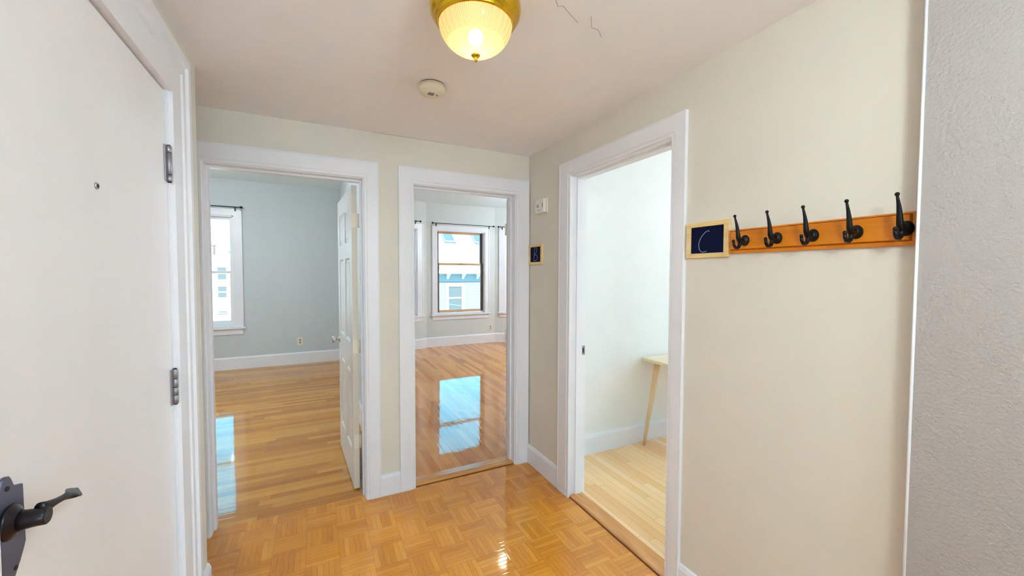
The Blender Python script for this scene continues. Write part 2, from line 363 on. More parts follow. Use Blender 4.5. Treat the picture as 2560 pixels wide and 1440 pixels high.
# space behind the camera
BO = (-1.6, 2.2, .15, 2.25)
wall('wall_front', M_HALL, 'wall behind the viewer with an added wide window', [(-2.6, BO[0], -3.95, -3.8, 0, H), (BO[0], BO[1], -3.95, -3.8, 0, BO[2]), (BO[0], BO[1], -3.95, -3.8, BO[3], H), (BO[1], 2.6, -3.95, -3.8, 0, H)])
wall('wall_front_left', M_HALL, 'left wall of the space behind the viewer', [(-2.7, -2.6, -3.95, -.5, 0, H), (-2.6, -.60, -.6, -.5, 0, H)])
wall('wall_front_right', M_HALL, 'right wall of the space behind the viewer', [(2.6, 2.7, -3.95, -1.2, 0, H), (wm, 2.7, -1.4, -1.3, 0, H), (1.2, wm, -1.4, -.6, 0, H)])
# floors
fl = MB(); fl.box(-1.3, R+.013, -3.95, 2.70, -.05, 0); fl.box(R+.013, 2.7, -3.95, -1.3, -.05, 0); fl.box(-2.7, -1.3, -3.95, -.5, -.05, 0)
struct('floor', fl, M_PARQ, 'orange oak parquet floor of the hall in a basket pattern', 'floor')
struct('floor_bedroom', MB().box(-3.2, .44, 2.70, 7.3, -.05, 0), M_FA, 'golden oak strip floor of the grey bedroom', 'floor')
struct('floor_bay_room', MB().box(.44, 5.0, 2.70, 7.85, -.05, 0), M_FB, 'glossy oak strip floor of the bay window room', 'floor')
struct('floor_side_room', MB().box(R+.013, 5.15, -1.3, 2.70, -.05, 0), M_FC, 'light golden oak strip floor of the side room', 'floor')
# ceilings
struct('ceiling', MB().box(-2.7, R+.03, -3.95, D+.03, H, H+.08).box(R+.03, 2.7, -3.95, -1.3, H, H+.08), M_HCEIL, 'pinkish white hall ceiling', 'ceiling')
struct('ceiling_bedroom', MB().box(-3.2, .44, ym, 7.3, HR, HR+.1), M_RCEIL, 'white ceiling of the grey bedroom', 'ceiling')
struct('ceiling_bay_room', MB().box(.44, 5.0, ym, 7.85, HR, HR+.1), M_RCEIL, 'white ceiling of the bay window room', 'ceiling')
struct('ceiling_side_room', MB().box(wm, 5.15, -1.3, ym, HR, HR+.1), M_RCEIL, 'white ceiling of the side room', 'ceiling')

ceil_o = bpy.data.objects['ceiling']; M_CRACK = mat('crack_line', sr(150, 130, 120), .9)
for pts in ([(.70, 1.10), (.73, 1.13), (.745, 1.12), (.80, 1.15), (.84, 1.17)], [(.86, 1.12), (.90, 1.17), (.93, 1.17), (.97, 1.20)], [(.33, 2.632), (.50, 2.628), (.62, 2.630), (.80, 2.626)], [(.50, 1.33), (.53, 1.37), (.52, 1.40)]):
    MB().tube([(x, y, H-.0002) for x, y in pts], .0007, 5).build('hairline_crack', M_CRACK, ceil_o)
# ------------------------------------------------------------------ casings, jambs, baseboards
PROF = [(0, 0), (0, .012), (.03, .0145), (.13, .0145), (.15, .0125), (.18, .0125), (.20, .0160), (.30, .0165), (.90, .0165), (.93, .0150), (.95, .0175), (.99, .0175), (1.0, .016), (1.0, 0)]
def casing(name, axis, plane, a0, a1, zt, wl, wr, wt, label, prof=PROF, sgn=-1):
    vs = []; n = len(prof)
    for u, v in prof:
        for (a, z) in ((a0-u*wl, 0), (a0-u*wl, zt+u*wt), (a1+u*wr, zt+u*wt), (a1+u*wr, 0)):
            vs.append((a, plane+sgn*v, z) if axis == 'y' else (plane+sgn*v, a, z))
    fs = [(i*4+k, i*4+k+1, (i+1)*4+k+1, (i+1)*4+k) for i in range(n-1) for k in range(3)]
    fs += [tuple(i*4 for i in range(n)), tuple(i*4+3 for i in range(n))[::-1]]
    fs += [((n-1)*4+k, (n-1)*4+k+1, k+1, k) for k in range(3)]
    return struct(name, MB().add(vs, fs), M_TRIM, label, 'door trim')
casing('trim_1', 'y', D, -.535, .277, 2.05, .10, .0895, .104, 'white moulded casing around the bedroom doorway')
casing('trim_2', 'y', D, .5865, 1.347, 2.044, .0985, .108, .108, 'white moulded casing around the bay room doorway')
casing('trim_3', 'x', R, 1.293, 2.083, 2.074, .078, .124, .096, 'white moulded casing around the side room doorway')
EPROF = [(0, 0), (0, .014), (.52, .014), (.56, .010), (.60, .018), (.72, .020), (.80, .016), (.84, .026), (1., .026), (1., 0)]
casing('trim_4', 'x', L, OE[0], 1.79, 2.09, .18, .18, .178, 'wide white casing around the entry door', EPROF, 1)
def jamb(name, axis, a0, a1, zt, d0, d1, stop, label):
    mb = MB(); j = .018
    def bx(p0, p1, q0, q1, z0, z1):
        mb.box(p0, p1, q0, q1, z0, z1) if axis == 'y' else mb.box(q0, q1, p0, p1, z0, z1)
    bx(a0-j, a0, d0, d1, 0, zt+j); bx(a1, a1+j, d0, d1, 0, zt+j); bx(a0, a1, d0, d1, zt, zt+j)
    s0, s1 = stop
    bx(a0, a0+.011, s0, s1, 0, zt); bx(a1-.011, a1, s0, s1, 0, zt); bx(a0+.011, a1-.011, s0, s1, zt-.011, zt)
    return struct(name, mb, M_TRIM, label, 'door frame')
jamb('trim_5', 'y', O1[0], O1[1], O1[2], D-.002, yb+.002, (2.695, 2.733), 'white jamb and stop inside the bedroom doorway')
jamb('trim_6', 'y', O2[0], O2[1], O2[2], D-.002, yb+.002, (2.695, 2.733), 'white jamb and stop inside the bay room doorway')
j3 = jamb('trim_7', 'x', O3[0], O3[1], O3[2], R-.002, wb+.002, (1.503, 1.548), 'white jamb and stop inside the side room doorway')
sp_ = MB(); sp_.box(1.552, 1.578, O3[1]-.0015, O3[1]+.001, .925, .985); sp_.build('strike_plate', M_STEEL, j3, .0005)
MB().box(1.558, 1.570, O3[1]-.0022, O3[1]-.0010, .940, .970).build('latch_hole', M_DARK, j3)
# bedroom side casings are out of view; baseboards
def bb_prof(h, t=.015): return [(0, 0), (t, 0), (t, h-.022), (t-.004, h-.012), (t-.007, h-.004), (0, h)]
def base_run(name, p, q, h, label, nrm, mt=M_TRIM, t=.015):
    """runs from p to q; nrm = unit vector pointing into the room"""
    pr = bb_prof(h, t); n = len(pr); vs = []
    for P in (p, q):
        for (a, z) in pr: vs.append((P[0]+nrm[0]*a, P[1]+nrm[1]*a, z))
    fs = [tuple(range(n)), tuple(range(2*n-1, n-1, -1))]+[(i, (i+1) % n, n+(i+1) % n, n+i) for i in range(n)]
    return struct(name, MB().add(vs, fs), mt, label, 'baseboard')
base_run('baseboard_back', (.3665, D), (.488, D), .140, 'short white baseboard between the two doorways', (0, -1))
base_run('baseboard_right', (R, 2.640), (R, 2.207), .140, 'white baseboard between the corner and the side doorway', (-1, 0))
base_run('baseboard_right_front', (R, 1.215), (R, .449), .150, 'white baseboard under the coat rack', (-1, 0))
base_run('baseboard_left', (L, 1.97), (L, 2.158), .150, 'stub of white baseboard beside the entry door casing', (1, 0))
base_run('baseboard_bedroom', (-3.1, 7.15), (.38, 7.15), .186, 'white baseboard along the grey bedroom far wall', (0, -1))
base_run('baseboard_partition', (.38, yb), (.38, 7.15), .186, 'white baseboard along the bedroom partition', (-1, 0))
for k, nm in enumerate(('left', 'center', 'right')):
    p, q = BAY[k], BAY[k+1]; ln = math.hypot(q[0]-p[0], q[1]-p[1]); n_ = ((q[1]-p[1])/ln, -(q[0]-p[0])/ln)
    base_run('baseboard_bay_'+nm, p, q, .190, 'white baseboard under the %s part of the bay' % nm, n_)
base_run('baseboard_side_room', (wb, 2.53), (5.0, 2.53), .155, 'white baseboard behind the wooden table in the side room', (0, -1))
# thresholds
th = MB(); th.prism([(2.650, 0), (2.650, .006), (2.656, .012), (2.70, .014), (2.765, .012), (2.775, 0)], 'x', O2[0]+.0005, O2[1]-.0005)
t8 = struct('trim_8', th, M_SILLW, 'varnished oak threshold in the bay room doorway', 'threshold')
MB().box(O2[0]+.001, O2[1]-.001, 2.644, 2.6496, -.001, .0035).build('gap_shadow_strip', M_GAP, t8)  # brown strip paints the shadow line along the sill gap
th = MB(); th.prism([(R+.004, 0), (R+.004, .006), (R+.010, .012), (R+.05, .014), (R+.10, .010), (R+.108, 0)], 'y', O3[0]+.0005, O3[1]-.0005)
t9 = struct('trim_9', th, M_SILLY, 'rounded oak threshold in the side room doorway', 'threshold')
MB().box(R-.002, R+.0036, O3[0]+.001, O3[1]-.001, -.001, .0035).build('gap_shadow_strip', M_GAP, t9)  # solid strip coloured as the shade at the sill edge
struct('trim_10', MB().tube([(1.40, .449, 0), (1.40, .449, H)], .0035, 10), M_TRIM, 'pale corner bead on the near wall end', 'corner bead')

# ================================================================== WINDOWS
def window(name, origin, ang, s0, s1, z0, z1, meet, label, brown=False, cw=.10, sashw=.045):
    w = empty(name, origin, ang); tag(w, label, 'window', kind='structure')
    # casing, local x along wall, local -y into the room
    c = MB(); zt = z1+.085
    c.box(s0-cw, s0+.004, -.018, -.0005, z0, z1); c.box(s1-.004, s1+cw, -.018, -.0005, z0, z1); c.box(s0-cw, s1+cw, -.018, -.0005, z1-.004, zt)
    c.box(s0-cw-.008, s0-cw+.012, -.026, -.0005, z0, zt+.008); c.box(s1+cw-.012, s1+cw+.008, -.026, -.0005, z0, zt+.008); c.box(s0-cw-.008, s1+cw+.008, -.026, -.0005, zt-.012, zt+.008)
    c.build('window_casing', M_TRIM, w, .002)
    j = MB(); e = .0005
    j.box(s0+e, s0+.02, 0, .15, z0+.02, z1-e); j.box(s1-.02, s1-e, 0, .15, z0+.02, z1-e); j.box(s0+e, s1-e, 0, .15, z1-.02, z1-e); j.box(s0+e, s1-e, .06, .16, z0+e, z0+.03)
    j.build('window_frame', M_TRIM, w)
    MB().box(s0-cw-.03, s1+cw+.03, -.055, -.0005, z0-.024, z0).box(s0+.001, s1-.001, -.0005, .06, z0+.0005, z0+.006).build('window_stool', M_TRIM, w, .003)
    MB().prism([(s0-cw+.005, z0-.11), (s1+cw-.005, z0-.11), (s1+cw, z0-.0245), (s0-cw, z0-.0245)], 'y', -.016, -.0005).build('window_apron', M_TRIM, w, .002)
    def sash(nm, zz0, zz1, yy, bot, top):
        st = MB(); a, b = s0+.021, s1-.021
        st.box(a, a+sashw, yy, yy+.035, zz0, zz1); st.box(b-sashw, b, yy, yy+.035, zz0, zz1)
        rl = MB(); rl.box(a+sashw, b-sashw, yy+.001, yy+.034, zz0, zz0+bot); rl.box(a+sashw, b-sashw, yy+.001, yy+.034, zz1-top, zz1)
        if brown:
            s = st.build(nm, M_DSASH, w, .002); rl.build('rail', M_TSASH, s, .002)
        else:
            st.v += []; s = st.build(nm, M_WSASH, w, .002); rl.build('rail', M_WSASH, s, .002)
        MB().box(a+sashw-.004, b-sashw+.004, yy+.015, yy+.019, zz0+bot-.004, zz1-top+.004).build('glass', M_GLASS, s)
        return s
    sash('upper_sash', meet-.02, z1-.021, .105, .03, .035)
    lo = sash('lower_sash', z0+.031, meet+.018, .066, .045 if brown else .065, .03)
    lk = MB(); xc = (s0+s1)/2
    lk.box(xc-.025, xc+.025, .052, .066, meet+.002, meet+.016).box(xc-.006, xc+.03, .045, .056, meet+.008, meet+.020)
    lk.build('sash_lock', M_BRASS if brown else M_WSASH, lo, .002)
    MB().box(xc-.05, xc+.05, .050, .066, z0+.033, z0+.048).build('sash_lift', M_STEEL if brown else M_WSASH, lo, .002)
    return w
window('window_1', (0, 7.15, 0), 0, A_OP[0], A_OP[1], A_OP[2], A_OP[3], 1.466, 'white sash window in the grey bedroom with rooftops outside')
labs = ['left bay window seen as a bright sliver', 'middle bay window with brown wooden sashes', 'right bay window cut by the door casing']
for k in range(3):
    Mx, ln, an = seg_matrix(BAY[k], BAY[k+1])
    window('window_%d' % (k+2), (BAY[k][0], BAY[k][1], 0), an, BOPS[k][0], BOPS[k][1], .64, 2.315, 1.648 if k == 1 else 1.466, labs[k], k == 1, cw=.085 if k == 1 else .12, sashw=.05)
window('window_5', (5.0, EO[1], 0), -PI/2, 0, EO[1]-EO[0], EO[2], EO[3], 1.5, 'wide window of the side room outside the view')
window('window_6', (BO[1], -3.8, 0), PI, 0, BO[1]-BO[0], BO[2], BO[3], 1.45, 'wide unseen window added to light the hall from behind the viewer')  # unseen window, added so daylight reaches the hall from behind

# ================================================================== CURTAIN RODS
def rod(origin, ang, a, b, z, label):
    w = empty('curtain_rod', origin, ang); tag(w, label, 'curtain rod', 'black curtain rods above the windows'); y = -.075
    MB().tube([(a, y, z), (b, y, z)], .0065, 10).build('pole', M_ROD, w)
    for x, s in ((a, -1), (b, 1)):
        MB().ball((x+s*.012, y, z), .019, 14).lathe([(.006, -.012), (.011, -.006), (.011, .006), (.006, .012)], (x, y, z), 12, 'x').build('finial', M_ROD, w)
    for x in (a+.07, b-.07):
        MB().box(x-.006, x+.006, y-.006, -.027, z-.012, z-.004).box(x-.010, x+.010, -.030, -.0262, z-.055, z+.003).box(x-.005, x+.005, y-.009, y+.009, z-.0155, z-.0065).build('bracket', M_ROD, w)
    return w
rod((0, 7.15, 0), 0, -2.06, -.985, 2.428, 'black curtain rod above the bedroom window')
Mx, ln, an = seg_matrix(BAY[1], BAY[2]); rod((BAY[1][0], BAY[1][1], 0), an, .115, 1.385, 2.440, 'long black curtain rod above the brown-framed middle bay window')
Mx, ln, an = seg_matrix(BAY[2], BAY[3]); rod((BAY[2][0], BAY[2][1], 0), an, .085, 1.15, 2.437, 'black curtain rod above the right bay window')
Mx, ln, an = seg_matrix(BAY[0], BAY[1]); rod((BAY[0][0], BAY[0][1], 0), an, .15, 1.10, 2.444, 'black curtain rod end above the left bay window')

# ================================================================== OUTLETS
def outlet(x, y, z, label):
    w = empty('electrical_outlet', (x, y, z)); tag(w, label, 'outlet')
    MB().box(-.038, .038, -.007, -.0005, -.062, .062).build('cover_plate', M_PLAST, w, .002)
    for dz in (-.021, .021):
        s = MB().lathe([(.017, -.003), (.017, 0)], (0, -.007, dz), 20, 'y').build('socket', M_GREYP, w)
        MB().box(-.008, -.006, -.0106, -.0101, dz-.002, dz+.006).box(.006, .008, -.0106, -.0101, dz-.002, dz+.006).build('slot', M_DARK, s)
    return w
outlet(-.232, 7.15, .362, 'cream double outlet low on the grey bedroom wall')
outlet(3.315, 7.655, .318, 'cream outlet under the right end of the middle bay window')

# ================================================================== ENTRY DOOR
d = empty('door_1', (-.46, OE[1], 0)); tag(d, 'plain white entry door with dark lever and peephole at the left', 'door', kind='structure')
def at(mb_args): pass
slab = MB().box(-.044, 0, OE[0]-OE[1]+.003, -.003, .012, OE[2]-.006).build('door_slab', M_SLAB, d, .0015)
fr = MB(); x0, x1 = -.14+.0, .007
fr.box(x0, x1, 0.0, .03, 0, OE[2]).box(x0, x1, OE[0]-OE[1]-.03, OE[0]-OE[1], 0, OE[2]).box(x0, x1, OE[0]-OE[1]-.03, .03, OE[2], OE[2]+.03)
fr.build('door_frame', M_TRIM, d)
ph = MB().lathe([(.0085, 0), (.0085, .0025), (.006, .004), (.005, .002)], (0, 1.277-OE[1], 1.659), 20, 'x').build('peephole', M_NICKEL, d)
MB().lathe([(.0045, 0), (.0045, .0032)], (0.0005, 1.277-OE[1], 1.659), 16, 'x').build('lens', M_DARK, ph)
for zc, kk in ((1.835, 0), (1.05, 1)):
    zl = .062
    h = MB().box(-.004, .0065, -.0035, -.0006, zc-zl, zc+zl).box(.0005, .004, -.030, -.0036, zc-zl, zc+zl).build('hinge', M_STEEL, d, .0006)
    kn = MB(); y = -.004; x = .008; g_ = (.62, -.62) if kk == 0 else (.45, -.05, -.5)
    cuts = [zl]+[c*zl for c in g_]+[-zl]
    for i in range(len(cuts)-1): kn.lathe([(.0075, zc+cuts[i+1]+.0008), (.0085, zc+cuts[i+1]+.0016), (.0085, zc+cuts[i]-.0016), (.0075, zc+cuts[i]-.0008)], (x, y, 0), 16)
    kn.build('knuckle', M_STEEL, h)
    MB().tube([(x, y, zc-zl-.003), (x, y, zc+zl+.003)], .0055, 12).build('pin', M_DARK, h)
# lever set
ly, lz = .930-OE[1], 1.046
es = MB(); half = [(0, .076), (.008, .074), (.013, .066), (.018, .054), (.030, .050), (.040, .047), (.0415, -.054), (.036, -.064), (.026, -.080), (.012, -.098), (0, -.104)]
pts = [(ly+a, lz+b) for a, b in half]+[(ly-a, lz+b) for a, b in half[::-1][1:-1]]
es.prism(pts, 'x', 0.0002, .006)
hs = tag(empty('handle_set', (0, 0, 0)), 'dark bronze lever handle set'); hs.parent = d
hs2 = es.build('escutcheon', M_PLATE, hs, .002)
rs = MB().lathe([(.026, .006), (.028, .008), (.026, .012), (.019, .016), (.0165, .020)], (0, ly, lz), 32, 'x').build('rose', M_LEVER, hs)
for dz in (.056, -.084): MB().lathe([(.004, .006), (.004, .0072)], (0, ly+(.012 if dz < 0 else 0), lz+dz), 14, 'x').build('screw', M_DARK, hs)
MB().lathe([(.0165, .014), (.0150, .026), (.0140, .040), (.0140, .0505), (.0125, .052)], (0, ly, lz), 32, 'x').build('spindle', M_LEVER, hs)
# twisted leaf of the lever: cross-sections along +y
lv = MB(); N = 28; n = 14; vs = []
for i in range(N+1):
    t = i/N; yy = ly+.006+t*.124; zz = lz+.008-.020*t+.003*math.sin(t*PI*1.6)
    xx = .040 + .010*math.sin(t*PI) - .004*t
    w_ = (.0105*(1-t)**4 + .0032 + .0105*math.exp(-((t-.74)/.24)**2)) * (1 if t < .78 else math.sqrt(max(.015, 1-((t-.78)/.22)**2)))
    th_ = .0065*(1-t)**1.6+.0018; ang = math.radians(90-180*t if t < .25 else 45+95*min(1, (t-.25)/.38)**.9)
    for k in range(n):
        a = 2*PI*k/n; p, q = w_*math.cos(a), th_*math.sin(a)
        vs.append((xx + p*math.cos(ang)-q*math.sin(ang), yy, zz + p*math.sin(ang)+q*math.cos(ang)))
fs = [(i*n+k, i*n+(k+1) % n, (i+1)*n+(k+1) % n, (i+1)*n+k) for i in range(N) for k in range(n)]+[tuple(range(n)), tuple(range(N*n, N*n+n))[::-1]]
lv.add(vs, fs, True).build('lever', M_LEVER, hs)

# ================================================================== INNER DOORS (six panels)
def six_panel(name, hinge, ang, wd, label, knobs=(1, -1), flip=1):
    d = empty(name, (hinge[0], hinge[1], 0), ang); tag(d, label, 'door', kind='structure')
    T = .035*flip; zt = 2.03
    st = .11; mid = .10; pw = (wd-2*st-mid)/2; z_ = [(.24, .80), (.98, 1.56), (1.67, 1.90)]
    xs = [(st, st+pw), (st+pw+mid, wd-st)]
    mb = MB(); lo, hi = min(0, T), max(0, T)
    mb.box(0, st, lo, hi, .012, zt); mb.box(wd-st, wd, lo, hi, .012, zt); mb.box(st+pw, st+pw+mid, lo, hi, .012, zt)
    rails = [(.012, .24), (.80, .98), (1.56, 1.67), (1.90, zt)]
    for a, b in xs:
        for z0, z1 in rails: mb.box(a, b, lo, hi, z0, z1)
        for z0, z1 in z_:
            mb.box(a, b, lo+.010, hi-.010, z0, z1)
            for s, yy in ((-1, lo), (1, hi)):           # sloped moulding ring and raised field
                o = .0; i1 = .022; i2 = .038
                rect = lambda g, y: [(a+g, y, z0+g), (b-g, y, z0+g), (b-g, y, z1-g), (a+g, y, z1-g)]
                yi = yy-s*.0095; yr = yy-s*.003
                v = rect(0, yy-s*.001)+rect(i1*.5, yi)+rect(i1, yi)+rect(i2, yr)
                f = []
                for r_ in range(3):
                    for q in range(4): f.append((r_*4+q, r_*4+(q+1) % 4, (r_+1)*4+(q+1) % 4, (r_+1)*4+q))
                f.append((12, 13, 14, 15)); mb.add(v, f)
    mb.build('door_slab', M_DOORW, d)
    MB().box(-.0012, .0003, lo+.001, hi-.001, .013, zt-.001).build('hinge_edge', M_DEDGE, d)
    for zc in (1.80, .97, .33):
        h = MB().box(-.0022, -.0010, lo+.004, hi-.002, zc-.045, zc+.045).build('hinge', M_PLAST, d)
        MB().tube([(-.006, -.006*flip, zc-.045), (-.006, -.006*flip, zc+.045)], .0055, 12).build('knuckle', M_PLAST, h)
    for s in knobs:
        yy = hi if s > 0 else lo; pr = [(.026, 0), (.027, .004), (.014, .008), (.010, .012), (.010, .026), (.018, .031), (.026, .040), (.027, .050), (.022, .058), (.008, .061)]
        MB().lathe([(r, z*s) for r, z in pr], (wd-.065, yy, .915), 28, 'y').build('knob', M_NICKEL, d)
    return d
six_panel('door_2', (.250, 2.787), math.radians(93.1), .80, 'white six-panel door standing open into the grey bedroom')
six_panel('door_3', (1.348, 2.800), math.radians(57.0), .745, 'white six-panel door folded open behind the bay room doorway', flip=-1)

# ================================================================== CEILING LIGHTS
def ceiling_light(x, y, H_, label, bulb=M_BULB, k=1.0, dome=None):
    w = empty('ceiling_light', (x, y, H_)); tag(w, label, 'ceiling light')
    pan = [(.118, -.0005), (.122, -.012), (.124, -.026), (.131, -.036), (.140, -.052), (.1415, -.066), (.139, -.080), (.132, -.090), (.127, -.093), (.128, -.097), (.125, -.102), (.119, -.105), (.120, -.109), (.116, -.113), (.110, -.112), (.109, -.100), (.110, -.050), (.105, -.020)]
    MB().lathe([(r*k, z*k) for r, z in pan], n=96).build('brass_pan', M_BRASS, w)
    # ribbed glass bowl
    prof = []
    for i in range(17):
        t = i/16*PI/2; prof.append((max(.010, .1135*math.cos(t)), -.106-.094*math.sin(t)))
    rib = lambda r, z, i: r*k*(1+.007*(1 if i % 2 else -1)*min(1, r/.06))
    MB().lathe([(r, z*k) for r, z in prof], n=300, rib=rib).build('glass_bowl', dome or M_DOME, w)
    fin = [(.004, -.196), (.012, -.199), (.0145, -.203), (.012, -.206), (.005, -.208), (.0055, -.212), (.0062, -.216), (.0045, -.221), (.001, -.223)]
    MB().lathe([(r*k, z*k) for r, z in fin], n=24).build('finial', M_BRASS, w)
    b = MB().ball((0.0, 0.0, -.148*k), .024*k, 16)
    b.build('bulb', bulb, w)
    return w
ceiling_light(.459, 1.179, H, 'lit brass flush ceiling light with ribbed glass bowl in the hall')
ceiling_light(2.43, 5.05, HR, 'brass flush ceiling light of the bay room, mirrored in the parquet', dome=M_DOME_B, k=.75)
def pendant(x, y, z, label, glow):  # unseen globes, added to fill the hall and rooms with light
    HR = 2.84 if y > 0 else H; w = empty('fill_pendant', (x, y, HR)); tag(w, label, 'fill light')
    MB().lathe([(.05, -.0005), (.05, -.02), (.01, -.03)], n=32).build('canopy', M_BRASS, w)
    MB().tube([(0, 0, -.03), (0, 0, z-HR+.10)], .004, 8).build('cord', M_DARK, w)
    MB().ball((0, 0, z-HR), .115, 40).build('globe', glow, w)
pendant(-1.5, 4.7, 2.40, 'added fill globe pendant of the grey bedroom', M_FILL_A)
pendant(.46, -.32, 1.95, 'added fill globe pendant of the hall just behind the viewer', M_FILL_H)
pendant(4.45, 5.6, 2.30, 'added fill globe pendant in the right half of the bay window room', M_FILL_P)
pendant(4.2, 1.25, 2.40, 'added fill globe pendant of the side room', M_FILL_C)
ceiling_light(1.9, -2.4, H, 'right added brass fill light in the space behind the viewer', dome=M_FILL_K)  # unseen fixtures, added to brighten the hall from behind
ceiling_light(.9, -2.4, H, 'middle added brass fill light in the space behind the viewer', dome=M_FILL_K)
struct('sun_blocker_slab', MB().box(-4.2, 3.8, -7.2, -3.96, 2.45, 2.60), M_RCEIL, 'balcony slab added to keep sun off the wide window behind the viewer', 'blocker')  # unseen slab, added to block sun from the rear window

# ================================================================== SMOKE DETECTOR / ALARM
w = empty('smoke_detector', (.503, 1.857, H)); tag(w, 'round cream smoke detector on the hall ceiling', 'smoke detector')
MB().lathe([(.058, -.005), (.062, -.006), (.061, -.009)], n=48).build('base_ring', M_PLAST, w)
MB().lathe([(.058, -.0005), (.058, -.0055)], n=48, c=(0, 0, 0)).build('gap_disc', M_BROWN, w)  # brown disc between the ceiling and the base ring
MB().lathe([(.0585, -.0095), (.0605, -.014), (.0600, -.030), (.055, -.037), (.040, -.040), (.038, -.044), (.020, -.046), (.004, -.0465)], n=48).build('body', M_PLAST, w)
MB().lathe([(.006, -.044), (.006, -.0492), (.004, -.050)], c=(.020, -.010, 0), n=20).build('test_button', M_GREYP, w)
sl = MB()
for i in range(6): sl.box(-.022, .006, -.024+i*.005, -.0222+i*.005, -.0478, -.0462)
sl.build('vent', M_GREYP, w)
w = empty('alarm_detector', (R, 2.43, 1.935)); tag(w, 'small white alarm box high on the wall beside the side doorway', 'alarm')
MB().box(-.012, -.0005, -.062, .062, -.052, .052).build('back_plate', M_PLAST, w, .002)
MB().prism([(-.056, -.048), (.056, -.048), (.060, -.030), (.060, .030), (.050, .048), (-.056, .048)], 'x', -.036, -.0125).build('body', M_WPLAST, w, .005, 3)
MB().box(-.0368, -.0362, -.046, -.040, -.014, .016).build('indicator', M_DARK, w)
g_ = MB()
for i in range(5): g_.box(-.0366, -.0362, .008+i*.006, .011+i*.006, -.010, .012)
g_.build('grille', M_GREYP, w); MB().box(-.0366, -.0362, -.020, .030, -.032, -.028).build('printed_line', M_GREYP, w)

# ================================================================== CHALKBOARDS
def chalkboard(yc, zc, wd, ht, label, strokes, fw=.022):
    w = empty('chalkboard', (R, yc, zc)); tag(w, label, 'chalkboard', 'small wood-framed letter boards')
    fr = MB(); a, b = wd/2, ht/2
    fr.box(-.013, -.0005, -a, -a+fw, -b, b).box(-.013, -.0005, a-fw, a, -b, b).box(-.013, -.0005, -a+fw, a-fw, -b, -b+fw*.85).box(-.013, -.0005, -a+fw, a-fw, b-fw*.85, b)
    fr.build('frame', M_PINE, w, .0012)
    MB().box(-.007, -.001, -a+fw-.001, a-fw+.001, -b+fw*.85-.001, b-fw*.85+.001).build('slate', M_SLATE, w)
    iw, ih = wd-2*fw, ht-1.7*fw
    for st in strokes:                     # (u from the left, v from the top)
        P = [(-.0072, iw/2-u*iw, ih/2-v*ih) for u, v in st]
        Q = []
        for i in range(len(P)-1):          # smooth the stroke
            p0, p1, p2, p3 = P[max(i-1, 0)], P[i], P[i+1], P[min(i+2, len(P)-1)]
            for s in range(6):
                t = s/6; Q.append(tuple(.5*(2*p1[k]+(p2[k]-p0[k])*t+(2*p0[k]-5*p1[k]+4*p2[k]-p3[k])*t*t+(3*p1[k]-p0[k]-3*p2[k]+p3[k])*t**3) for k in range(3)))
        Q.append(P[-1]); MB().tube(Q, .0009, 6).build('chalk_letter', M_CHALK, w)
    return w
chalkboard(1.106, 1.598, .198, .148, 'wood-framed chalkboard with the letter C beside the coat rack',
           [[(.565, .21), (.54, .17), (.50, .175), (.42, .24), (.33, .37), (.27, .52), (.245, .66), (.26, .82), (.31, .92), (.38, .955), (.49, .92)]])
chalkboard(2.528, 1.597, .198, .148, 'wood-framed chalkboard with the letter B near the hall corner',
           [[(.44, .06), (.40, .25), (.37, .5), (.35, .75), (.34, .93)], [(.44, .06), (.56, .05), (.63, .12), (.60, .28), (.50, .45), (.38, .53)], [(.38, .53), (.55, .54), (.65, .62), (.66, .78), (.55, .90), (.34, .93)]])

# ================================================================== COAT RACK
w = empty('coat_rack', (R, .7115, 1.5815)); tag(w, 'amber wooden wall rack with five black iron coat hooks', 'coat rack')
a0, a1, zb, zt = .464-.7115, 1.010-.7115, -.0455, .0455
bd = MB(); x = -.0005; bv = .016; pr_out = [(a0, zb), (a1, zb), (a1, zt), (a0, zt)]; pr_in = [(a0+bv, zb+bv), (a1-bv, zb+bv), (a1-bv, zt-bv*.5), (a0+bv, zt-bv*.5)]
vs = [(x, p, q) for p, q in pr_out]+[(-.011, p, q) for p, q in pr_out]+[(-.0135, p+(.011 if p < 0 else -.011), q+(.0105 if q < 0 else -.005)) for p, q in pr_out]+[(-.0085, p+(.0125 if p < 0 else -.0125), q+(.0125 if q < 0 else -.0055)) for p, q in pr_out]+[(-.0195, p, q) for p, q in pr_in]
fs = [(0, 1, 2, 3)]+[(r_*4+q, r_*4+(q+1) % 4, (r_+1)*4+(q+1) % 4, (r_+1)*4+q) for r_ in range(4) for q in range(4)]+[(16, 17, 18, 19)]
bd.add(vs, fs).build('board', M_RACK, w)
